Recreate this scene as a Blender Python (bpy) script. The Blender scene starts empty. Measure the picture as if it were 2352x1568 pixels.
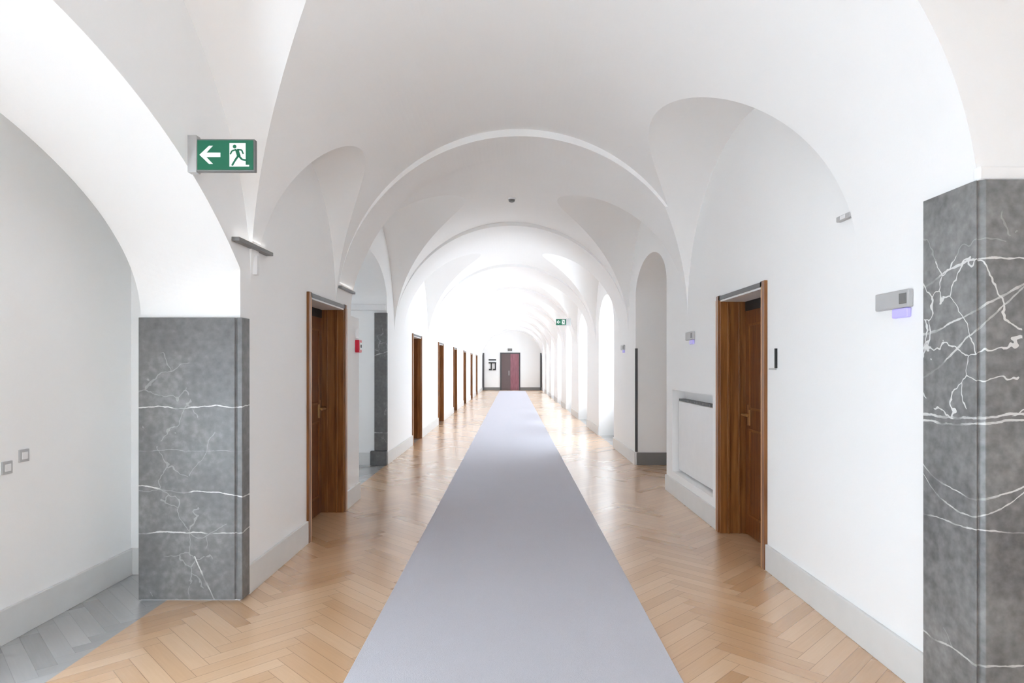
import bpy, bmesh, math, random
from mathutils import Vector, Matrix
random.seed(7)
S = bpy.context.scene
C = S.collection

# ------------------------------------------------------------------ camera, world, exposure
H = 1.5
cd = bpy.data.cameras.new('camera'); cam = bpy.data.objects.new('camera', cd); C.objects.link(cam)
cam.location = (0, 0, H); cam.rotation_euler = (math.radians(90), 0, 0)
cd.sensor_width = 36; cd.lens = 36*1450/2352
cd.shift_x = -1/2352; cd.shift_y = 58/2352
cd.clip_start = .05; cd.clip_end = 200
S.camera = cam

w = bpy.data.worlds.new('world'); S.world = w; w.use_nodes = True
bg = w.node_tree.nodes['Background']
bg.inputs[0].default_value = (.76, .885, 1, 1); bg.inputs[1].default_value = 3.9

WINDOW_POWER = 31
def area(name, loc, rot, sx, sy, power, col=(1, 1, 1)):
    l = bpy.data.lights.new(name, 'AREA'); l.shape = 'RECTANGLE'; l.size = sx; l.size_y = sy
    l.energy = power; l.color = col
    o = bpy.data.objects.new(name, l); C.objects.link(o); o.location = loc; o.rotation_euler = rot
    return o
for k in range(7):      # daylight outside each window of the right-hand wall
    area('window_daylight', (3.05, 12.75+4.2*k, 1.8), (0, math.radians(90), 0), 1.7, 1.4, WINDOW_POWER, (.82, .91, 1))

vs = S.view_settings
vs.view_transform = 'Standard'; vs.look = 'None'; vs.exposure = 1.93; vs.gamma = 1; vs.use_curve_mapping = False
S.cycles.use_denoising = True
S.cycles.max_bounces = 16; S.cycles.diffuse_bounces = 12; S.cycles.glossy_bounces = 4
S.cycles.sample_clamp_indirect = 6

# ------------------------------------------------------------------ materials
class NT:
    def __init__(s, name):
        s.m = bpy.data.materials.new(name); s.m.use_nodes = True
        s.t = s.m.node_tree; s.b = s.t.nodes['Principled BSDF']
    def n(s, kind, **kw):
        x = s.t.nodes.new(kind)
        for k, v in kw.items(): setattr(x, k, v)
        return x
    def put(s, sock, v):
        if isinstance(v, (int, float)): sock.default_value = v
        elif isinstance(v, tuple): sock.default_value = v if len(v) == len(sock.default_value) else v+(1,)
        else: s.t.links.new(v, sock)
    def math(s, op, a, b=None, c=None):
        x = s.n('ShaderNodeMath', operation=op)
        s.put(x.inputs[0], a)
        if b is not None: s.put(x.inputs[1], b)
        if c is not None: s.put(x.inputs[2], c)
        return x.outputs[0]
    def mix(s, f, a, b):
        x = s.n('ShaderNodeMix', data_type='RGBA')
        s.put(x.inputs[0], f); s.put(x.inputs[6], a); s.put(x.inputs[7], b)
        return x.outputs[2]
    def noise(s, vec, scale, detail=3, out=0):
        x = s.n('ShaderNodeTexNoise'); x.inputs['Scale'].default_value = scale; x.inputs['Detail'].default_value = detail
        if vec is not None: s.t.links.new(vec, x.inputs['Vector'])
        return x.outputs[out]
    def geo(s): return s.n('ShaderNodeNewGeometry').outputs['Position']
    def ramp(s, f, stops):
        x = s.n('ShaderNodeValToRGB'); e = x.color_ramp.elements
        while len(e) > 1: e.remove(e[-1])
        e[0].position = stops[0][0]; e[0].color = stops[0][1]+(1,)
        for p, c in stops[1:]:
            q = e.new(p); q.color = c+(1,)
        s.t.links.new(f, x.inputs[0]); return x.outputs[0]
    def bump(s, h, strength, dist=.01):
        x = s.n('ShaderNodeBump'); x.inputs['Strength'].default_value = strength; x.inputs['Distance'].default_value = dist
        s.t.links.new(h, x.inputs['Height']); s.t.links.new(x.outputs[0], s.b.inputs['Normal'])
    def set(s, **kw):
        for k, v in kw.items(): s.put(s.b.inputs[k.replace('_', ' ')], v)
        return s

def plain(name, col, rough=.5, metal=0, var=.04):
    n = NT(name); g = n.geo()
    f = n.noise(g, 9)
    n.set(Base_Color=n.mix(f, tuple(c*(1-var) for c in col), tuple(min(1, c*(1+var)) for c in col)), Roughness=rough, Metallic=metal)
    return n.m

def plaster():
    n = NT('white_plaster'); g = n.geo()
    f = n.noise(g, 1.3, 4); h = n.noise(g, 45, 5)
    n.set(Base_Color=n.mix(f, (.905, .905, .90), (.93, .93, .925)), Roughness=.85)
    n.bump(h, .12, .004); return n.m

def parquet():
    n = NT('herringbone_oak_and_stone'); g = n.geo()
    sep = n.n('ShaderNodeSeparateXYZ'); n.t.links.new(g, sep.inputs[0])
    X, Y = sep.outputs[0], sep.outputs[1]
    N = 6; W = .09
    u = n.math('MULTIPLY', n.math('ADD', X, Y), .70711/W)
    v = n.math('MULTIPLY', n.math('SUBTRACT', Y, X), .70711/W)
    i = n.math('FLOOR', u); j = n.math('FLOOR', v)
    t = n.math('FLOORED_MODULO', n.math('SUBTRACT', i, j), 2*N)
    hor = n.math('LESS_THAN', t, N-.5)
    i0 = n.math('SUBTRACT', i, t)
    j0 = n.math('SUBTRACT', j, n.math('SUBTRACT', 2*N-1, t))
    def sel(a, b):   # hor ? a : b
        return n.math('ADD', n.math('MULTIPLY', hor, a), n.math('MULTIPLY', n.math('SUBTRACT', 1, hor), b))
    idx = sel(i0, n.math('ADD', i, 300.5)); idy = sel(j, n.math('ADD', j0, 200.5))
    cmb = n.n('ShaderNodeCombineXYZ'); n.put(cmb.inputs[0], idx); n.put(cmb.inputs[1], idy)
    wn = n.n('ShaderNodeTexWhiteNoise', noise_dimensions='3D'); n.t.links.new(cmb.outputs[0], wn.inputs['Vector'])
    rnd = wn.outputs['Value']
    fu = n.math('FRACT', u); fv = n.math('FRACT', v)
    def edge(f, k=1): return n.math('MINIMUM', f, n.math('SUBTRACT', k, f))
    across = sel(edge(fv), edge(fu))
    du = n.math('SUBTRACT', u, i0); dv = n.math('SUBTRACT', v, j0)
    along = sel(edge(du, N), edge(dv, N))
    gap = n.math('LESS_THAN', n.math('MINIMUM', across, along), .018)
    gx = sel(n.math('MULTIPLY', du, .12), n.math('MULTIPLY', fu, 2.2)); gy = sel(n.math('MULTIPLY', fv, 2.2), n.math('MULTIPLY', dv, .12))
    gc = n.n('ShaderNodeCombineXYZ'); n.put(gc.inputs[0], gx); n.put(gc.inputs[1], gy); n.put(gc.inputs[2], n.math('MULTIPLY', rnd, 40))
    # stretched grain: along the plank slowly, across it fast
    gr = n.noise(gc.outputs[0], 3.5, 5)
    tone = n.math('ADD', n.math('MULTIPLY', rnd, .62), n.math('MULTIPLY', gr, .45))
    wood = n.ramp(tone, [(0, OAK[0]), (.5, OAK[1]), (1, OAK[2])])
    wood = n.mix(n.math('MULTIPLY', gap, .6), wood, (.22, .11, .05))
    stone = n.ramp(tone, [(0, (.30, .30, .30)), (1, (.46, .46, .46))])
    stone = n.mix(n.math('MULTIPLY', gap, .5), stone, (.2, .2, .2))
    inst = n.math('LESS_THAN', X, -2.22)
    lp = n.math('MULTIPLY', n.math('LESS_THAN', X, -1.93), n.math('GREATER_THAN', Y, 7.1))
    rp = n.math('MULTIPLY', n.math('GREATER_THAN', X, 1.9), n.math('GREATER_THAN', Y, 11.1))
    any_ = n.math('MAXIMUM', n.math('MAXIMUM', inst, lp), rp)
    n.set(Base_Color=n.mix(any_, wood, stone), Roughness=n.math('ADD', .26, n.math('MULTIPLY', rnd, .08)), IOR=1.55)
    n.b.inputs['Coat Weight'].default_value = .8; n.b.inputs['Coat Roughness'].default_value = .24; n.b.inputs['Coat IOR'].default_value = 1.6
    return n.m
OAK = [(.54, .32, .165), (.66, .42, .24), (.76, .53, .34)]

def carpet_mat():
    n = NT('grey_carpet'); g = n.geo()
    a = n.noise(g, 260, 3); b = n.noise(g, 3, 3)
    c = n.mix(a, (.47, .465, .50), (.63, .625, .665))
    c = n.mix(n.math('MULTIPLY', b, .25), c, (.46, .455, .485))
    n.set(Base_Color=c, Roughness=.95); n.b.inputs['Sheen Weight'].default_value = .35; n.b.inputs['Sheen Roughness'].default_value = .4
    n.b.inputs['Sheen Tint'].default_value = (.86, .84, 1, 1)
    n.bump(a, .5, .004); return n.m

def marble(name, veins, base, dark, net=.5, seed=0.0):
    """veins: (z0, slope, bow, half-width, strength) over t = x+y of the surface"""
    n = NT(name); g = n.geo()
    sep = n.n('ShaderNodeSeparateXYZ'); n.t.links.new(g, sep.inputs[0])
    X, Y, Z = sep.outputs
    off = n.n('ShaderNodeVectorMath', operation='ADD'); n.t.links.new(g, off.inputs[0]); off.inputs[1].default_value = (seed, seed*2, seed)
    P = off.outputs[0]
    nz = n.noise(P, 5, 4); fine = n.noise(P, 24, 6); big = n.noise(P, 2.2, 3)
    col = n.ramp(n.math('ADD', n.math('MULTIPLY', fine, .55), n.math('MULTIPLY', big, .5)), [(.3, dark), (.56, base), (.75, tuple(c*1.5 for c in base))])
    t = n.math('ADD', X, n.math('MULTIPLY', Y, -1 if seed > 5 else 1))
    m = 0.0
    for (z0, sl, bow, hw, st, tc, *zm_) in veins:
        d = n.math('SUBTRACT', t, tc)
        zz = n.math('ADD', z0, n.math('ADD', n.math('MULTIPLY', d, sl), n.math('MULTIPLY', n.math('MULTIPLY', d, d), bow)))
        zz = n.math('ADD', zz, n.math('MULTIPLY', n.math('SUBTRACT', nz, .5), .06))
        dd = n.math('ABSOLUTE', n.math('SUBTRACT', Z, zz))
        k = n.math('MULTIPLY', n.math('LESS_THAN', dd, n.math('MULTIPLY', fine, hw*2)), st)
        k = n.math('MULTIPLY', k, n.math('MINIMUM', 1.0, n.math('MAXIMUM', .15, n.math('MULTIPLY', n.math('SUBTRACT', nz, .38), 7))))
        if zm_: k = n.math('MULTIPLY', k, n.math('LESS_THAN', Z, zm_[0]))
        m = n.math('MAXIMUM', m, k)
    # fine net of veins
    dis = n.n('ShaderNodeVectorMath', operation='MULTIPLY_ADD')
    n.t.links.new(n.noise(P, 3, 4, 1), dis.inputs[0]); dis.inputs[1].default_value = (.5, .5, .5); n.t.links.new(P, dis.inputs[2])
    vo = n.n('ShaderNodeTexVoronoi', feature='DISTANCE_TO_EDGE'); vo.inputs['Scale'].default_value = 3.4
    n.t.links.new(dis.outputs[0], vo.inputs['Vector'])
    e = n.math('LESS_THAN', vo.outputs['Distance'], .013)
    zm = n.math('MULTIPLY', n.math('LESS_THAN', n.math('ABSOLUTE', n.math('SUBTRACT', Z, 1.62)), .34), 1.0) if seed > 5 else .0
    band = n.math('MULTIPLY', n.math('GREATER_THAN', big, .46), n.math('MAXIMUM', zm, .0)) if seed > 5 else 0.0
    e = n.math('MULTIPLY', e, n.math('ADD', n.math('MULTIPLY', band, net), n.math('MULTIPLY', n.math('GREATER_THAN', big, .56), .22)))
    m = n.math('MAXIMUM', m, e)
    n.set(Base_Color=n.mix(m, col, (.72, .72, .71)), Roughness=.42)
    n.bump(fine, .15, .003)
    return n.m

def wood(name, dark, light, rough=.35):
    n = NT(name); g = n.geo()
    mp = n.n('ShaderNodeMapping'); mp.inputs['Scale'].default_value = (26, 26, 1.6); n.t.links.new(g, mp.inputs[0])
    f = n.noise(mp.outputs[0], 1.6, 6)
    n.set(Base_Color=n.ramp(f, [(.3, dark), (.7, light)]), Roughness=rough)
    n.b.inputs['Coat Weight'].default_value = .2
    return n.m

def emit(name, col, strength, base=None):
    n = NT(name); n.set(Base_Color=base or col, Roughness=.4)
    n.b.inputs['Emission Color'].default_value = col+(1,); n.b.inputs['Emission Strength'].default_value = strength
    return n.m

def glass():
    n = NT('window_glass'); t = n.t
    tr = t.nodes.new('ShaderNodeBsdfTransparent'); gl = t.nodes.new('ShaderNodeBsdfGlossy'); gl.inputs['Roughness'].default_value = .02
    mx = t.nodes.new('ShaderNodeMixShader'); mx.inputs[0].default_value = .08
    t.links.new(tr.outputs[0], mx.inputs[1]); t.links.new(gl.outputs[0], mx.inputs[2])
    t.links.new(mx.outputs[0], t.nodes['Material Output'].inputs[0]); return n.m

M = dict(
    plaster=plaster(), floor=parquet(), carpet=carpet_mat(),
    stone_l=marble('dark_marble', [(1.235, .01, 0, .0035, .9, 1.6), (.70, -.10, 0, .0035, .9, 2.0), (.44, 0, 0, .004, .8, 2), (.965, 0, 0, .0015, .4, 1.9), (.15, -2.1, 0, .010, .8, 2.065, .29)],
                   (.18, .18, .18), (.11, .11, .11), .4, 1.0),
    stone_r=marble('veined_dark_marble', [(1.93, .05, -.5, .004, .9, -.66), (1.70, .34, .5, .005, .85, -.75), (1.50, .5, .6, .005, .8, -.9),
                    (1.295, .05, 0, .005, .9, -.7), (1.27, .06, 0, .004, .85, -.7), (.975, -.02, .9, .0035, .9, -.70), (.90, .1, 1.6, .003, .9, -.69), (.845, 0, 0, .003, .8, -.7), (.31, 0, 0, .004, .7, -.6)],
                   (.22, .22, .22), (.10, .10, .10), .95, 9.0),
    stone_d=marble('slate_marble', [(1.7, .3, 0, .006, .5, 7.6), (.5, 0, 0, .008, .5, 7.6)], (.13, .13, .13), (.09, .09, .09), .3, 2.0),
    base=plain('painted_skirting', (.72, .72, .71), .4), base_dark=plain('grey_skirting', (.20, .20, .20), .45),
    white=plain('white_lacquer', (.84, .84, .84), .4), grey=plain('light_grey_lacquer', (.48, .48, .48), .45),
    dark=plain('dark_grey_metal', (.09, .09, .095), .4, .3), black=plain('black_paint', (.012, .012, .012), .5),
    mid=plain('mid_grey_metal', (.2, .2, .2), .45, .2),
    leaf=wood('walnut_leaf', (.10, .022, .003), (.21, .07, .014)), lining=wood('walnut_lining', (.15, .045, .006), (.30, .12, .03)),
    edge=wood('oak_edge', (.55, .28, .10), (.72, .42, .2)), red_leaf=wood('mauve_brown_leaf', (.20, .07, .09), (.33, .12, .15)),
    brass=plain('brass', (.62, .38, .16), .3, .8), steel=plain('brushed_steel', (.55, .55, .57), .35, .8),
    red=plain('red_plastic', (.62, .01, .04), .35), green=emit('sign_green', (.004, .12, .06), .12, (.006, .10, .055)),
    signwhite=emit('sign_white', (.7, .72, .7), .08), lamp=emit('lamp_diffuser', (1, .97, .92), .05),
    lavender=emit('lavender_lens', (.5, .45, 1), .05, (.50, .46, .85)), glass=glass())

# ------------------------------------------------------------------ mesh helpers
class MB:
    def __init__(s): s.v = []; s.f = []
    def poly(s, pts, faces):
        o = len(s.v); s.v += [tuple(p) for p in pts]; s.f += [tuple(o+i for i in f) for f in faces]; return s
    def box(s, x0, x1, y0, y1, z0, z1):
        x0, x1 = sorted((x0, x1)); y0, y1 = sorted((y0, y1)); z0, z1 = sorted((z0, z1))
        return s.poly([(x0, y0, z0), (x1, y0, z0), (x1, y1, z0), (x0, y1, z0), (x0, y0, z1), (x1, y0, z1), (x1, y1, z1), (x0, y1, z1)],
                      [(3, 2, 1, 0), (4, 5, 6, 7), (0, 1, 5, 4), (1, 2, 6, 5), (2, 3, 7, 6), (3, 0, 4, 7)])
    def loft(s, a, b):
        """closed prism between two outlines of equal length"""
        n = len(a)
        return s.poly(list(a)+list(b), [tuple(range(n-1, -1, -1)), tuple(range(n, 2*n))] + [(i, (i+1) % n, n+(i+1) % n, n+i) for i in range(n)])
    def tube(s, p0, p1, r, n=12):
        p0, p1 = Vector(p0), Vector(p1); d = (p1-p0).normalized()
        a = d.orthogonal().normalized(); b = d.cross(a)
        ring = [a*math.cos(2*math.pi*i/n)*r+b*math.sin(2*math.pi*i/n)*r for i in range(n)]
        return s.loft([p0+q for q in ring], [p1+q for q in ring])
    def mesh(s, name, org=(0, 0, 0)):
        me = bpy.data.meshes.new(name); me.from_pydata([tuple(a-b for a, b in zip(v, org)) for v in s.v], [], s.f)
        bm = bmesh.new(); bm.from_mesh(me); bmesh.ops.recalc_face_normals(bm, faces=bm.faces); bm.to_mesh(me); bm.free()
        return me
    def build(s, name, mat, parent=None, bevel=0):
        org = (0, 0, 0)
        if parent is not None:
            q = parent; org = Vector((0, 0, 0))
            while q is not None: org += q.location; q = q.parent
        me = s.mesh(name, org); me.materials.append(mat)
        o = bpy.data.objects.new(name, me); C.objects.link(o); o.parent = parent
        if bevel:
            b = o.modifiers.new('bevel', 'BEVEL'); b.width = bevel; b.segments = 2; b.limit_method = 'ANGLE'
        return o
def tag(o, label, cat, group=None, kind=None):
    o['label'] = label; o['category'] = cat
    if group: o['group'] = group
    if kind: o['kind'] = kind
    return o
def root(name, loc, label, cat, group=None, kind=None):
    o = bpy.data.objects.new(name, None); C.objects.link(o); o.location = loc; o.empty_display_size = .1
    return tag(o, label, cat, group, kind)
def thing(o, name=None): return o
def copy_tree(o, parent=None):
    c = o.copy(); C.objects.link(c); c.parent = parent
    for ch in list(o.children): copy_tree(ch, c)
    return c

# ------------------------------------------------------------------ the shell: union of the air volumes
XL, XF, XR, YE = -1.75, -1.92, 1.885, 40.3
SPR = 2.05
A = 120
def arc(xa, xb, z0, crown, n=A):
    c = (xa+xb)/2; r = (xb-xa)/2
    return [(c+r*math.cos(math.pi*i/n), z0+(crown-z0)*math.sin(math.pi*i/n)) for i in range(n+1)]
def barrel(mb, xa, xb, y0, y1, crown, full=True):
    pr = arc(xa, xb, SPR, crown)
    if full: pr = [(xa, 0), (xb, 0)]+pr
    else: pr = pr
    mb.loft([(x, y0, z) for x, z in pr], [(x, y1, z) for x, z in pr])
def vol(*args):
    return MB(*args)
near, far = MB(), MB()
barrel(near, XL, XR, -7, 7.2, 3.80)
barrel(far, XF, XR, 7.2, YE, 3.80)
bays = MB()
BAYS = [(-7, 6.3), (6.95, 10.3)]+[(10.95+4.2*k, 14.5+4.2*k) for k in range(7)]
bays_n, bays_f = MB(), MB()
for (a, b) in BAYS:
    if a < 6.9: barrel(bays_n, XL+.002, XR-.002, a+.005 if a < 0 else a, b, 3.87, False)
    else: barrel(bays_f, XF+.002, XR-.002, a, min(b, YE-.02), 3.86, False)
def lateral(mb, x0, x1, yc, a, z0, crown, n=64, down=None, yn=None):
    pr = [(yc+a*math.cos(math.pi*i/n), z0+(crown-z0)*math.sin(math.pi*i/n)) for i in range(n+1)]
    if down is not None: pr = [(yc-a, down), (yc+a, down)]+pr
    mb.loft([(x0, y, z) for y, z in pr], [(x1, y, z) for y, z in pr])
lunl, lunr = MB(), MB()
lateral(lunl, -.10, XL, 1.95, 2.27, SPR, 3.83)
lateral(lunl, -.30, XL, 5.28, .98, SPR, 3.30)
lateral(lunr, .10, XR, 5.12, 1.68, SPR, 3.52)
for k in range(-1, 7):
    yc = 12.75+4.2*k; a = 1.72 if k < 0 else 1.6
    lateral(lunl, -.10, XF, yc, a, SPR, 3.76); lateral(lunr, .10, XR, yc, a, SPR, 3.76)
openings = MB()
n = 64
def jam(yc, a, z0, crown): return [(yc-a, 0), (yc+a, 0)]+[(yc+a*math.cos(math.pi*i/n), z0+(crown-z0)*math.sin(math.pi*i/n)) for i in range(n+1)]
def seg(yc, a, z0, crown):
    h = crown-z0; R = (a*a+h*h)/(2*h)
    return [(yc-a, 0), (yc+a, 0)]+[(yc+a*math.cos(math.pi*i/n), crown-R+math.sqrt(R*R-(a*math.cos(math.pi*i/n))**2)) for i in range(n+1)]
_a, _b = ([(-1.74, y, z) for y, z in seg(1.95, 2.11, 2.13, 2.93)], [(-2.42, y, z) for y, z in jam(1.95, 2.11, 1.80, 2.80)])
_N = len(_a); _K = 10; _o = len(openings.v); _v = []; _f = []
for k in range(_K+1):
    _v += [tuple(p+(q-p)*k/_K for p, q in zip(u, v)) for u, v in zip(_a, _b)]
for k in range(_K):
    for i in range(_N):
        j = (i+1) % _N; a0, a1, b0, b1 = k*_N+i, k*_N+j, (k+1)*_N+i, (k+1)*_N+j
        _f += [(a0, a1, b1), (a0, b1, b0)]
_f += [tuple(range(_N-1, -1, -1)), tuple(range(_K*_N, (_K+1)*_N))]
openings.poly(_v, _f)
lateral(openings, -1.45, -4.0, 8.425, 1.225, 2.5, 3.07, down=0)
lateral(openings, 1.40, 4.0, 8.69, .97, 2.55, 3.05, down=0)
for k in range(7): lateral(openings, 1.40, 2.45, 12.75+4.2*k, 1.02, 2.3, 2.95, down=0)
rooms = MB()
rooms.box(-2.39, -2.76, -1.2, 4.57, 0, 2.95)
rooms.box(1.5, 5.0, -2, 2.54, 0, 3.75)
fill_light_openings = MB()  # unseen openings to the sky, added only to let in fill light
fill_light_openings.box(-2.72, -3.2, .2, 2.5, .2, 1.5)
fill_light_openings.box(-1.6, -2.2, -6.4, -4.8, .5, 2.0)
fill_light_openings.box(1.7, 2.2, -6.2, -3.4, .5, 2.0)
fill_light_openings.box(-3.9, -4.3, 7.7, 8.2, 1.0, 1.9)
for k in range(7): rooms.box(2.40, 2.80, 12.10+4.2*k, 13.40+4.2*k, .85, 2.35)
rec = MB()
DOORS = [(-1, XL, 5.42, 6.535), (1, XR, 4.72, 5.72)]+[(-1, XF, 12.12+4.2*k, 13.22+4.2*k) for k in range(6)]
for sg, xw, a, b in DOORS: rec.box(xw-sg*.10, xw+sg*.30, a, b, 0, 2.14)
rec.box(XR-.1, XR+.15, 5.94, 7.44, .27, 1.23)

def solid(mb, name):
    me = mb.mesh(name); o = bpy.data.objects.new(name, me); C.objects.link(o); return o
base = solid(near, 'shell')
ops = [solid(x, 'op') for x in (far, bays_n, bays_f, lunl, lunr, openings, rooms, fill_light_openings, rec)]
for o in ops:
    m = base.modifiers.new('u', 'BOOLEAN'); m.operation = 'UNION'; m.solver = 'EXACT'; m.object = o
dg = bpy.context.evaluated_depsgraph_get()
shell = bpy.data.meshes.new_from_object(base.evaluated_get(dg))
for o in [base]+ops:
    me = o.data; bpy.data.objects.remove(o); bpy.data.meshes.remove(me)
bm = bmesh.new(); bm.from_mesh(shell)
bmesh.ops.recalc_face_normals(bm, faces=bm.faces)
bmesh.ops.reverse_faces(bm, faces=bm.faces)
kill = [f for f in bm.faces if (f.calc_center_median().y < -1.35 and abs(f.calc_center_median().x) < 2.21 and abs(f.calc_center_median().x) > 2.19) or all(v.co.x > 5.29 for v in f.verts)
        or all(v.co.x > 2.79 and v.co.x < 2.81 for v in f.verts) or all(v.co.x < -3.19 and v.co.y < 3.5 for v in f.verts) or all(v.co.x < -4.29 for v in f.verts)]
bmesh.ops.delete(bm, geom=kill, context='FACES')
bm.to_mesh(shell)
def classify(f):
    c = f.calc_center_median(); nn = f.normal
    zmin = min(v.co.z for v in f.verts)
    if nn.z > .9 and c.z < .01: return 'floor'
    if c.y > YE-.03 and abs(nn.y) > .9: return 'wall_end'
    if abs(nn.x) > .985: return 'wall_left' if c.x < 0 else 'wall_right'
    if zmin > 2.03 and -1.93 < c.x < 1.89: return 'ceiling'
    return 'wall_left' if c.x < 0 else 'wall_right'
groups = {}
bm.faces.ensure_lookup_table()
for f in bm.faces: groups.setdefault(classify(f), set()).add(f.index)
SL = {'floor': ('glossy herringbone wood floor of the long vaulted corridor', 'floor'),
      'wall_left': ('white plastered left wall of the corridor with a wide arched opening', 'wall'),
      'wall_right': ('white plastered right wall of the corridor with window niches', 'wall'),
      'wall_end': ('light grey end wall closing the far end of the corridor', 'wall'),
      'ceiling': ('white groin-vaulted plaster ceiling running the length of the corridor', 'ceiling')}
for name, ids in groups.items():
    b2 = bm.copy(); b2.faces.ensure_lookup_table()
    bmesh.ops.delete(b2, geom=[f for f in b2.faces if f.index not in ids], context='FACES')
    me = bpy.data.meshes.new(name); b2.to_mesh(me); b2.free()
    me.materials.append(M['floor'] if name == 'floor' else M['plaster'])
    o = bpy.data.objects.new(name, me); C.objects.link(o); tag(o, *SL[name], kind='structure')
bm.free(); bpy.data.meshes.remove(shell)

# ------------------------------------------------------------------ skirting boards
T, BH = .02, .19
def skirt(name, runs, mat, label):
    mb = MB()
    for r in runs: mb.box(*r, 0, BH)
    return tag(mb.build(name, mat, bevel=.004), label, 'skirting board', kind='structure')
lr = [(XL, XL+T, 4.16, 5.364), (XL, XL+T, 6.595, 7.2), (XF, XF+T, 9.65, 12.06)]
lr += [(XF, XF+T, 13.28+4.2*k, 16.26+4.2*k if k < 5 else YE) for k in range(6)]
lr += [(-2.76, -2.74, -1.2, 4.57), (-2.76, -2.40, 4.55, 4.57), (-3.9, XF, 9.63, 9.65)]
skirt('baseboard_left', lr, M['base'], 'pale grey skirting board along the foot of the left wall')
rr = [(XR, XR-T, 2.86, 4.662), (XR, XR-T, 5.78, 7.72), (XR, XR-T, 9.66, 11.73)]
rr += [(XR, XR-T, 13.77+4.2*k, 15.93+4.2*k if k < 6 else YE) for k in range(7)]
skirt('baseboard_right', rr, M['base'], 'pale grey skirting board along the foot of the right wall')
skirt('baseboard_alcove', [(1.90, 3.9, 9.63, 9.66)], M['mid'], 'grey skirting board across the back of the right arched passage')
skirt('baseboard_end', [(XF+.02, -.78, YE-.03, YE), (.5, XR-.02, YE-.03, YE)], M['base_dark'], 'dark grey skirting board along the far end wall')

# ------------------------------------------------------------------ carpet runner
cp = MB().box(-.80, .81, -6.9, 39.2, .0, .010)
tag(cp.build('carpet_runner', M['carpet'], bevel=.003), 'long grey carpet runner down the middle of the corridor floor', 'carpet')

# ------------------------------------------------------------------ stone facings
def ell(pts, z0, z1): return MB().loft([(x, y, z0) for x, y in pts], [(x, y, z1) for x, y in pts])
o = ell([(-2.389, 4.032), (-1.775, 4.032), (-1.768, 4.044), (-1.758, 4.035), (-1.727, 4.035), (-1.727, 4.15), (-1.749, 4.15), (-1.749, 4.059), (-2.389, 4.059)], .012, 1.815).build('stone_facing', M['stone_l'], bevel=.003)
tag(o, 'smooth dark grey marble facing on the left opening jamb, beside the wood floor', 'stone facing')
o = ell([(1.850, 2.845), (1.850, 2.545), (1.853, 2.520), (1.866, 2.530), (1.880, 2.507), (2.75, 2.507), (2.75, 2.539), (1.884, 2.539), (1.884, 2.845)], 0, 2.245).build('stone_facing', M['stone_r'], bevel=.003)
tag(o, 'tall white-veined dark marble facing at the right edge of the photo', 'stone facing')
o = MB().box(1.865, 2.75, 2.525, 2.56, 2.245, 2.305).build('trim_1', M['plaster'], bevel=.01)
tag(o, 'pale plaster ledge above the white-veined marble facing', 'ledge', kind='structure')
r_ = root('stone_facing', (-2.0, 9.62, 0), 'narrow dark marble facing inside the left arched passage, beyond the fire alarm', 'stone facing')
MB().box(-2.10, -1.905, 9.595, 9.65, .22, 2.32).build('slab', M['stone_d'], r_, .005)
MB().box(-2.16, -1.905, 9.57, 9.65, 0, .22).build('plinth', M['stone_d'], r_, .01)
MB().box(-3.9, -1.93, 9.60, 9.65, 2.36, 2.45).build('ledge', M['white'], r_, .01)['label'] = 'white ledge above the slab'
o = MB().box(1.885, 1.915, 9.645, 9.66, .2, 1.78).box(1.88, 1.89, 9.66, 9.70, .2, 1.78).build('corner_guard', M['dark'])
tag(o, 'thin dark vertical corner strip at the far edge of the right arched passage', 'corner guard')

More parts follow.
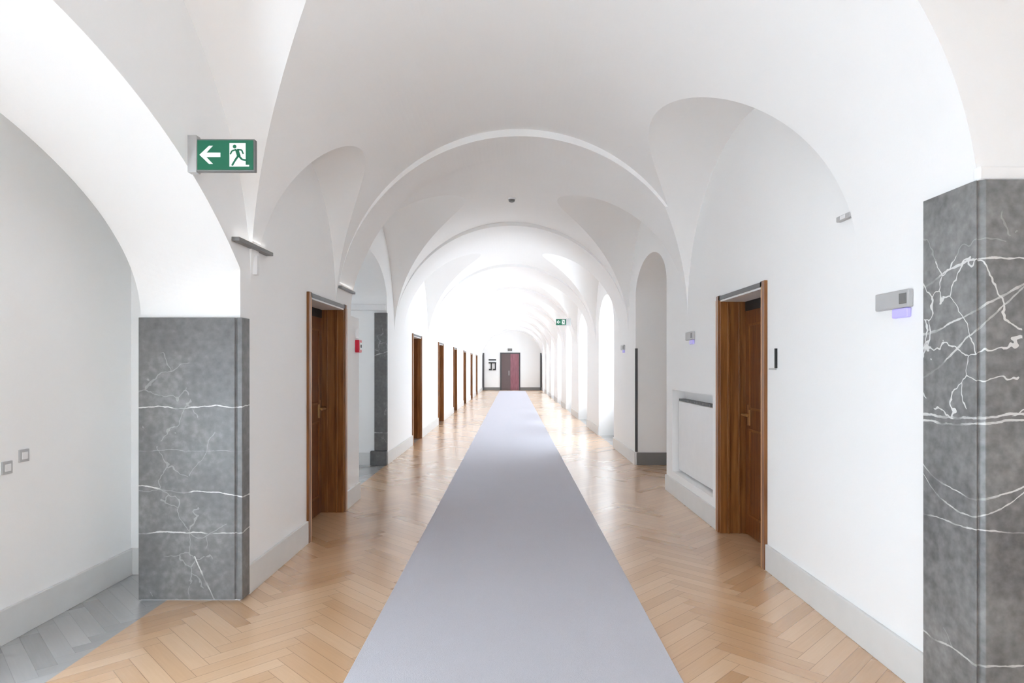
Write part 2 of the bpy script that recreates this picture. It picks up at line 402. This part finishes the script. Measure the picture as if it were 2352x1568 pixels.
# ------------------------------------------------------------------ doors
def door(idx, sg, xw, a, b, label, big=True, group=None):
    r = root('door_%d' % idx, (xw, (a+b)/2, 0), label, 'door', group, 'structure')
    d = .215; X = lambda q: xw+sg*q
    fr = MB()
    fr.box(X(-.012), X(.25), b-.035, b-.001, 0, 2.10)         # far reveal lining
    fr.box(X(-.012), X(.25), a+.001, a+.035, 0, 2.10)         # near reveal lining
    fr.box(X(.05), X(.07), b-.047, b-.035, 0, 2.08).box(X(.15), X(.165), b-.043, b-.035, 0, 2.08)
    fr.build('frame', M['lining'], r, .003)
    MB().box(X(-.012), X(.25), a+.035, b-.035, 2.085, 2.10).build('head_lining', M['white'], r)['label'] = 'pale lining under the door head'
    MB().box(X(-.02), X(.0), a-.012, a+.036, 2.10, 2.14).box(X(-.02), X(0), b-.036, b+.012, 2.10, 2.14).box(X(-.02), X(.25), a+.0, b-.0, 2.10, 2.135).build('header', M['dark'], r)['label'] = 'dark grey head of the frame'
    MB().box(X(-.024), X(.001), a-.055, a+.004, 0 , 2.14).box(X(-.024), X(.001), b-.004, b+.055, 0, 2.14).build('architrave', M['lining'], r, .003)
    MB().box(X(-.026), X(-.012), b+.045, b+.058, 0, 2.10).box(X(-.026), X(-.012), a-.006, a+.006, 0, 2.10).build('edge_strip', M['edge'], r)['label'] = 'light oak edge of the frame'
    lf = MB().box(X(d), X(d+.045), a+.036, b-.036, .006, 2.0).build('leaf', M['leaf'], r, .002)
    mo = MB()
    m = (a+b)/2
    for (p, q) in ((a+.13, m-.05), (m+.05, b-.13)):
        for (z0, z1) in ((.18, .95), (1.12, 1.88)):
            mo.box(X(d-.010), X(d), p, p+.02, z0, z1).box(X(d-.010), X(d), q-.02, q, z0, z1)
            mo.box(X(d-.010), X(d), p+.02, q-.02, z0, z0+.02).box(X(d-.010), X(d), p+.02, q-.02, z1-.02, z1)
    mo.build('moulding', M['lining'], lf)
    MB().box(X(d-.004), X(d+.045), a+.036, b-.036, 2.0, 2.085).build('head_shade_strip', M['black'], r)['label'] = 'black strip standing in for the shade above the leaf'  # shade under the door head, built as a black strip
    hy = b-.12
    h = MB().box(X(d-.008), X(d), hy-.02, hy+.02, .98, 1.16)
    h.tube((X(d-.006), hy, 1.075), (X(d-.065), hy, 1.075), .011)
    h.tube((X(d-.06), hy+.008, 1.075), (X(d-.06), hy-.115, 1.075), .011)
    h.build('handle', M['brass'], r)
    return r
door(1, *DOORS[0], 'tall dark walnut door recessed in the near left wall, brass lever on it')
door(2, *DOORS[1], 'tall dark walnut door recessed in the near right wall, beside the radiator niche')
places = ['first door on the left beyond the arched passage, brown leaf showing', 'narrow-looking second door on the left beyond the arched passage',
          'third door on the left beyond the arched passage', 'fourth door on the left beyond the arched passage',
          'fifth door on the left beyond the arched passage', 'sixth and last door on the left, nearest the end wall']
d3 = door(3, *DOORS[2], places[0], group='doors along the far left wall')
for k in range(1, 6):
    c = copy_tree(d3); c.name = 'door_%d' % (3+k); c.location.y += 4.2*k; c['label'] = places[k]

# end door
r_ = root('door_9', (-.14, YE, 0), 'reddish brown double door in the centre of the far end wall', 'door', None, 'structure')
MB().box(-.78, -.70, YE-.05, YE, 0, 2.40).box(.42, .50, YE-.05, YE, 0, 2.40).box(-.70, .42, YE-.05, YE, 2.32, 2.40).build('frame', M['dark'], r_)
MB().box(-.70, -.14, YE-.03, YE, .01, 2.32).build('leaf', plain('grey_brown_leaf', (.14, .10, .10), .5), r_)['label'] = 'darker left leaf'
lf = MB().box(-.13, .42, YE-.03, YE, .01, 2.32).build('leaf', M['red_leaf'], r_)
MB().box(-.14, -.13, YE-.035, YE, 0, 2.32).build('meeting_strip', M['dark'], r_)
MB().box(-.24, -.20, YE-.07, YE-.03, .95, 1.25).build('handle', M['steel'], r_)
o = MB().box(-.30, -.02, YE-.08, YE, 2.50, 2.66).build('wall_lamp', M['mid'], bevel=.01)
tag(o, 'small grey box lamp on the end wall above the reddish brown door', 'lamp')
for i, (x0, x1, lab) in enumerate(((-1.915, -1.80, 'dark tall post at the left corner of the end wall'), (1.77, 1.88, 'dark tall post at the right corner of the end wall'))):
    mb = MB().box(x0, x1, YE-.10, YE-.02, 0, 2.38)
    tag(mb.build('trim_%d' % (2+i), M['dark']), lab, 'post', kind='structure')
rk = MB().box(-1.52, -1.04, YE-.04, YE, 1.90, 1.98).box(-1.52, -1.04, YE-.04, YE, 1.72, 1.79)
for x in (-1.38, -1.12):
    rk.box(x, x+.07, YE-.07, YE, 1.36, 1.72).box(x-.12, x+.07, YE-.09, YE, 1.28, 1.36)
tag(rk.build('wall_rack', M['black']), 'black rack with two bars and two hooks on the end wall, left of the door', 'rack')

# ------------------------------------------------------------------ right wall: radiator niche, windows
r_ = root('radiator', (XR+.05, 6.63, .27), 'flat pale radiator sunk in the right wall niche beside the walnut door', 'radiator')
MB().box(XR+.06, XR+.12, 5.99, 7.39, .30, 1.10).build('panel', M['white'], r_, .008)
g_ = MB()
for i in range(34): g_.box(XR+.058, XR+.125, 6.01+i*.0405, 6.026+i*.0405, 1.105, 1.13)
g_.build('grille', M['mid'], r_)
MB().box(XR+.045, XR+.06, 5.96, 5.985, .3, 1.12).build('side_rail', M['mid'], r_)
MB().tube((XR+.08, 7.415, .32), (XR+.08, 7.415, 1.08), .012).build('pipe', M['grey'], r_)

def window(idx, yc, label):
    r = root('window_%d' % idx, (2.45, yc, .85), label, 'window', 'windows along the far right wall', 'structure')
    f = MB(); y0, y1, z0, z1, x0, x1 = yc-.65, yc+.65, .85, 2.35, 2.62, 2.70
    f.box(x0, x1, y0, y0+.07, z0, z1).box(x0, x1, y1-.07, y1, z0, z1).box(x0, x1, y0+.07, y1-.07, z0, z0+.07).box(x0, x1, y0+.07, y1-.07, z1-.07, z1)
    f.box(x0, x1, yc-.045, yc+.045, z0+.07, z1-.07).box(x0+.02, x1-.02, y0+.07, y1-.07, 1.85, 1.89)
    f.build('frame', M['white'], r, .004)
    MB().box(2.655, 2.662, y0+.07, y1-.07, z0+.07, z1-.07).build('pane', M['glass'], r)
    MB().box(2.39, 2.64, y0-.04, y1+.04, .82, .85).build('sill', M['base'], r, .004)
    MB().box(2.625, 2.60, yc-.015, yc+.015, 1.5, 1.62).build('handle', M['steel'], r)
    return r
ords = ['first', 'second', 'third', 'fourth', 'fifth', 'sixth', 'seventh']
w1 = window(1, 12.75, 'first white window niche on the right beyond the arched passage')
for k in range(1, 7):
    c = copy_tree(w1); c.name = 'window_%d' % (1+k); c.location.y += 4.2*k
    c['label'] = ords[k]+' white window niche on the right beyond the arched passage'
hr = root('radiator', (2.4, 12.75, .15), 'low ribbed radiator under the first window in the right wall', 'radiator', 'radiators under the windows')
MB().box(2.33, 2.37, 12.15, 13.35, .16, .72).build('panel', M['white'], hr, .01)
rb = MB()
for i in range(24): rb.box(2.32, 2.33, 12.18+.049*i, 12.205+.049*i, .19, .69)
rb.build('fins', M['white'], hr)
for y in (12.3, 13.2): MB().box(2.34, 2.42, y-.02, y+.02, 0, .2).build('foot', M['mid'], hr)
for k in range(1, 7):
    c = copy_tree(hr); c.location.y += 4.2*k; c['label'] = 'low ribbed radiator under the %s window in the right wall' % ords[k]

# ------------------------------------------------------------------ emergency exit signs
def exit_sign(x0, y, z0, W_=.30, H_=.158, side=-1, wallx=-1.75, label=''):
    r = root('exit_sign', (x0, y, z0), label, 'exit sign')
    MB().box(x0-.006, x0+W_+.006, y, y+.035, z0-.008, z0+H_+.008).build('housing', M['mid'], r, .004)
    MB().box(x0, x0+W_, y-.004, y, z0, z0+H_).build('green_panel', M['green'], r)
    mx, my = W_/128, H_/68
    P = lambda px, py: (x0+(px)*mx, y-.006, z0+H_-(py)*my)
    def flat(mb, pts, th=.0022):
        a = [P(*p) for p in pts]; mb.loft(a, [(p[0], p[1]+th, p[2]) for p in a])
    ar = MB()
    flat(ar, [(5, 34), (27, 13), (36, 13), (21, 29), (21, 39), (36, 55), (27, 55)])
    flat(ar, [(20, 29), (53, 29), (53, 39), (20, 39)])
    ar.build('arrow', M['signwhite'], r)['label'] = 'white arrow pointing left'
    dr = MB(); flat(dr, [(74, 7), (111, 7), (111, 61), (74, 61)]); flat(dr, [(111, 57), (119, 57), (119, 61), (111, 61)])
    dr.build('door_symbol', M['signwhite'], r)['label'] = 'white doorway'
    mn = MB()
    def fl2(pts):
        a = [(p[0], p[1]-.0015, p[2]) for p in (P(*q) for q in pts)]; mn.loft(a, [(p[0], p[1]+.0015, p[2]) for p in a])
    def stroke(a, b, t):
        ax, ay = a; bx, by = b; L = math.hypot(bx-ax, by-ay); nx, ny = -(by-ay)/L*t/2, (bx-ax)/L*t/2
        fl2([(ax+nx, ay+ny), (bx+nx, by+ny), (bx-nx, by-ny), (ax-nx, ay-ny)])
    fl2([(86+4.2*math.cos(t*math.pi/6), 15+4.2*math.sin(t*math.pi/6)) for t in range(12)])
    stroke((91, 22), (96, 38), 8); stroke((90, 22), (80, 25), 3.4); stroke((80, 25), (76, 33), 3.2)
    stroke((92, 22), (102, 23), 3.4); stroke((102, 23), (106, 32), 3.2)
    stroke((94, 37), (87, 47), 4.4); stroke((87, 47), (80, 59), 4); stroke((96, 37), (103, 45), 4.4); stroke((103, 45), (115, 47), 3.8)
    mn.build('running_figure', M['green'], r)['label'] = 'green running figure'
    if side < 0: MB().box(wallx-.001, x0-.006, y+.0, y+.045, z0-.012, z0+H_+.03).build('bracket', M['grey'], r, .003)
    else: MB().box(x0+W_+.006, wallx, y, y+.045, z0-.012, z0+H_+.02).build('bracket', M['grey'], r, .003)
    return r
exit_sign(-1.695, 3.40, 2.56, label='large green exit sign with white arrow, fixed beside the left arch')
exit_sign(1.215, 17.5, 2.66, W_=.27, side=1, wallx=1.62, label='tiny distant green exit sign high on the right vault')

# ------------------------------------------------------------------ wall uplights
def uplight(sg, xw, y0, label, box=False, energy=.015):
    r = root('wall_uplight', (xw, y0+.28, 2.29), label, 'wall lamp', 'slim uplights on the corridor walls')
    X = lambda q: xw-sg*q
    MB().box(X(0), X(.05), y0, y0+.56, 2.285, 2.31).build('housing', M['mid'] , r, .003)
    MB().box(X(.008), X(.044), y0+.01, y0+.55, 2.3101, 2.314).build('diffuser', M['lamp'], r)
    if box: MB().box(X(0), X(.03), y0+.32, y0+.36, 2.12, 2.25).build('sensor', M['white'], r, .003)
    l = area('uplight_glow', (X(.03), y0+.28, 2.335), (math.radians(180), 0, 0), .03, .5, energy, (1, .98, .95))
    l.location = Vector(l.location)-Vector(r.location); l.parent = r
    return r
uplight(-1, XL, 3.93, 'slim dark uplight above the left marble facing', True)
uplight(-1, XL, 6.28, 'slim dark uplight between the left walnut door and the arched passage')
r_ = root('motion_sensor', (XR, 3.54, 2.34), 'small pale box on the right wall, above and left of the marble facing', 'sensor')
MB().box(XR-.03, XR, 3.47, 3.62, 2.325, 2.355).build('case', M['grey'], r_, .004)
MB().box(XR-.034, XR-.029, 3.52, 3.57, 2.33, 2.35).build('lens', M['white'], r_, .001)

# ------------------------------------------------------------------ small wall fittings
def emergency(y, label):
    r = root('emergency_light', (XR, y, 1.82), label, 'emergency light', 'emergency lights on the right wall')
    MB().box(XR-.028, XR, y-.135, y+.135, 1.782, 1.868).build('housing', M['grey'], r, .006)
    MB().box(XR-.032, XR-.027, y-.125, y-.07, 1.80, 1.85).build('cover', M['mid'], r, .002)
    MB().box(XR-.024, XR-.001, y-.12, y+.0, 1.735, 1.781).build('lens', M['lavender'], r, .006)['label'] = 'lavender tinted lens'
    return r
e = emergency(3.10, 'grey emergency light with lavender lens near the tall marble facing')
for yy, lab in ((6.65, 'small grey emergency light above the radiator niche on the right wall'), (10.7, 'distant grey emergency light just beyond the right arched passage')):
    c = copy_tree(e); c.location.y = yy; c['label'] = lab
r_ = root('room_sign', (XR, 4.55, 1.56), 'small framed room plate on the right wall beside the walnut door', 'sign')
MB().box(XR-.012, XR, 4.505, 4.61, 1.49, 1.63).build('plate', M['white'], r_, .002)
MB().box(XR-.016, XR, 4.49, 4.505, 1.49, 1.63).build('edge_strip', M['black'], r_)['label'] = 'black strip along one edge'
MB().box(XR-.013, XR, 4.505, 4.61, 1.478, 1.49).build('lower_rail', M['grey'], r_)
r_ = root('fire_alarm', (XL, 7.09, 1.73), 'red fire alarm box on the left wall beside the arched passage', 'fire alarm')
MB().box(XL, XL+.045, 7.02, 7.15, 1.66, 1.80).build('case', M['red'], r_, .006)
MB().box(XL+.045, XL+.05, 7.045, 7.125, 1.69, 1.77).build('face', M['white'], r_, .002)
MB().tube((XL+.05, 7.085, 1.73), (XL+.056, 7.085, 1.73), .018).build('button', M['black'], r_)
MB().box(XL, XL+.012, 7.03, 7.14, 1.82, 1.92).build('notice', M['white'], r_)
def disc(r, pr, n=28):
    mb = MB()
    for (r0, z0), (r1, z1) in zip(pr[:-1], pr[1:]):
        a = [(r0*math.cos(2*math.pi*i/n)+r.location.x, r0*math.sin(2*math.pi*i/n)+r.location.y, z0) for i in range(n)]
        b = [(r1*math.cos(2*math.pi*i/n)+r.location.x, r1*math.sin(2*math.pi*i/n)+r.location.y, z1) for i in range(n)]
        mb.loft(a, b)
    return mb
r_ = root('smoke_detector', (-.01, 8.85, 3.86), 'small round smoke detector at the crown of the second vault', 'smoke detector')
disc(r_, [(.055, 3.865), (.055, 3.84)]).build('base', M['white'], r_)
disc(r_, [(.046, 3.84), (.040, 3.815), (.02, 3.805)]).build('sensor_head', M['mid'], r_)
for (y, z, lab) in ((3.44, .95, 'lower of two small switches on the wall beyond the left arch'), (3.56, 1.0, 'upper of two small switches on the wall beyond the left arch')):
    r_ = root('light_switch', (-2.76, y, z), lab, 'switch', 'switches beyond the left arch')
    MB().box(-2.76, -2.75, y-.035, y+.035, z-.035, z+.035).build('plate', M['grey'], r_, .002)
    MB().box(-2.75, -2.746, y-.02, y+.02, z-.02, z+.02).build('rocker', M['white'], r_, .001)
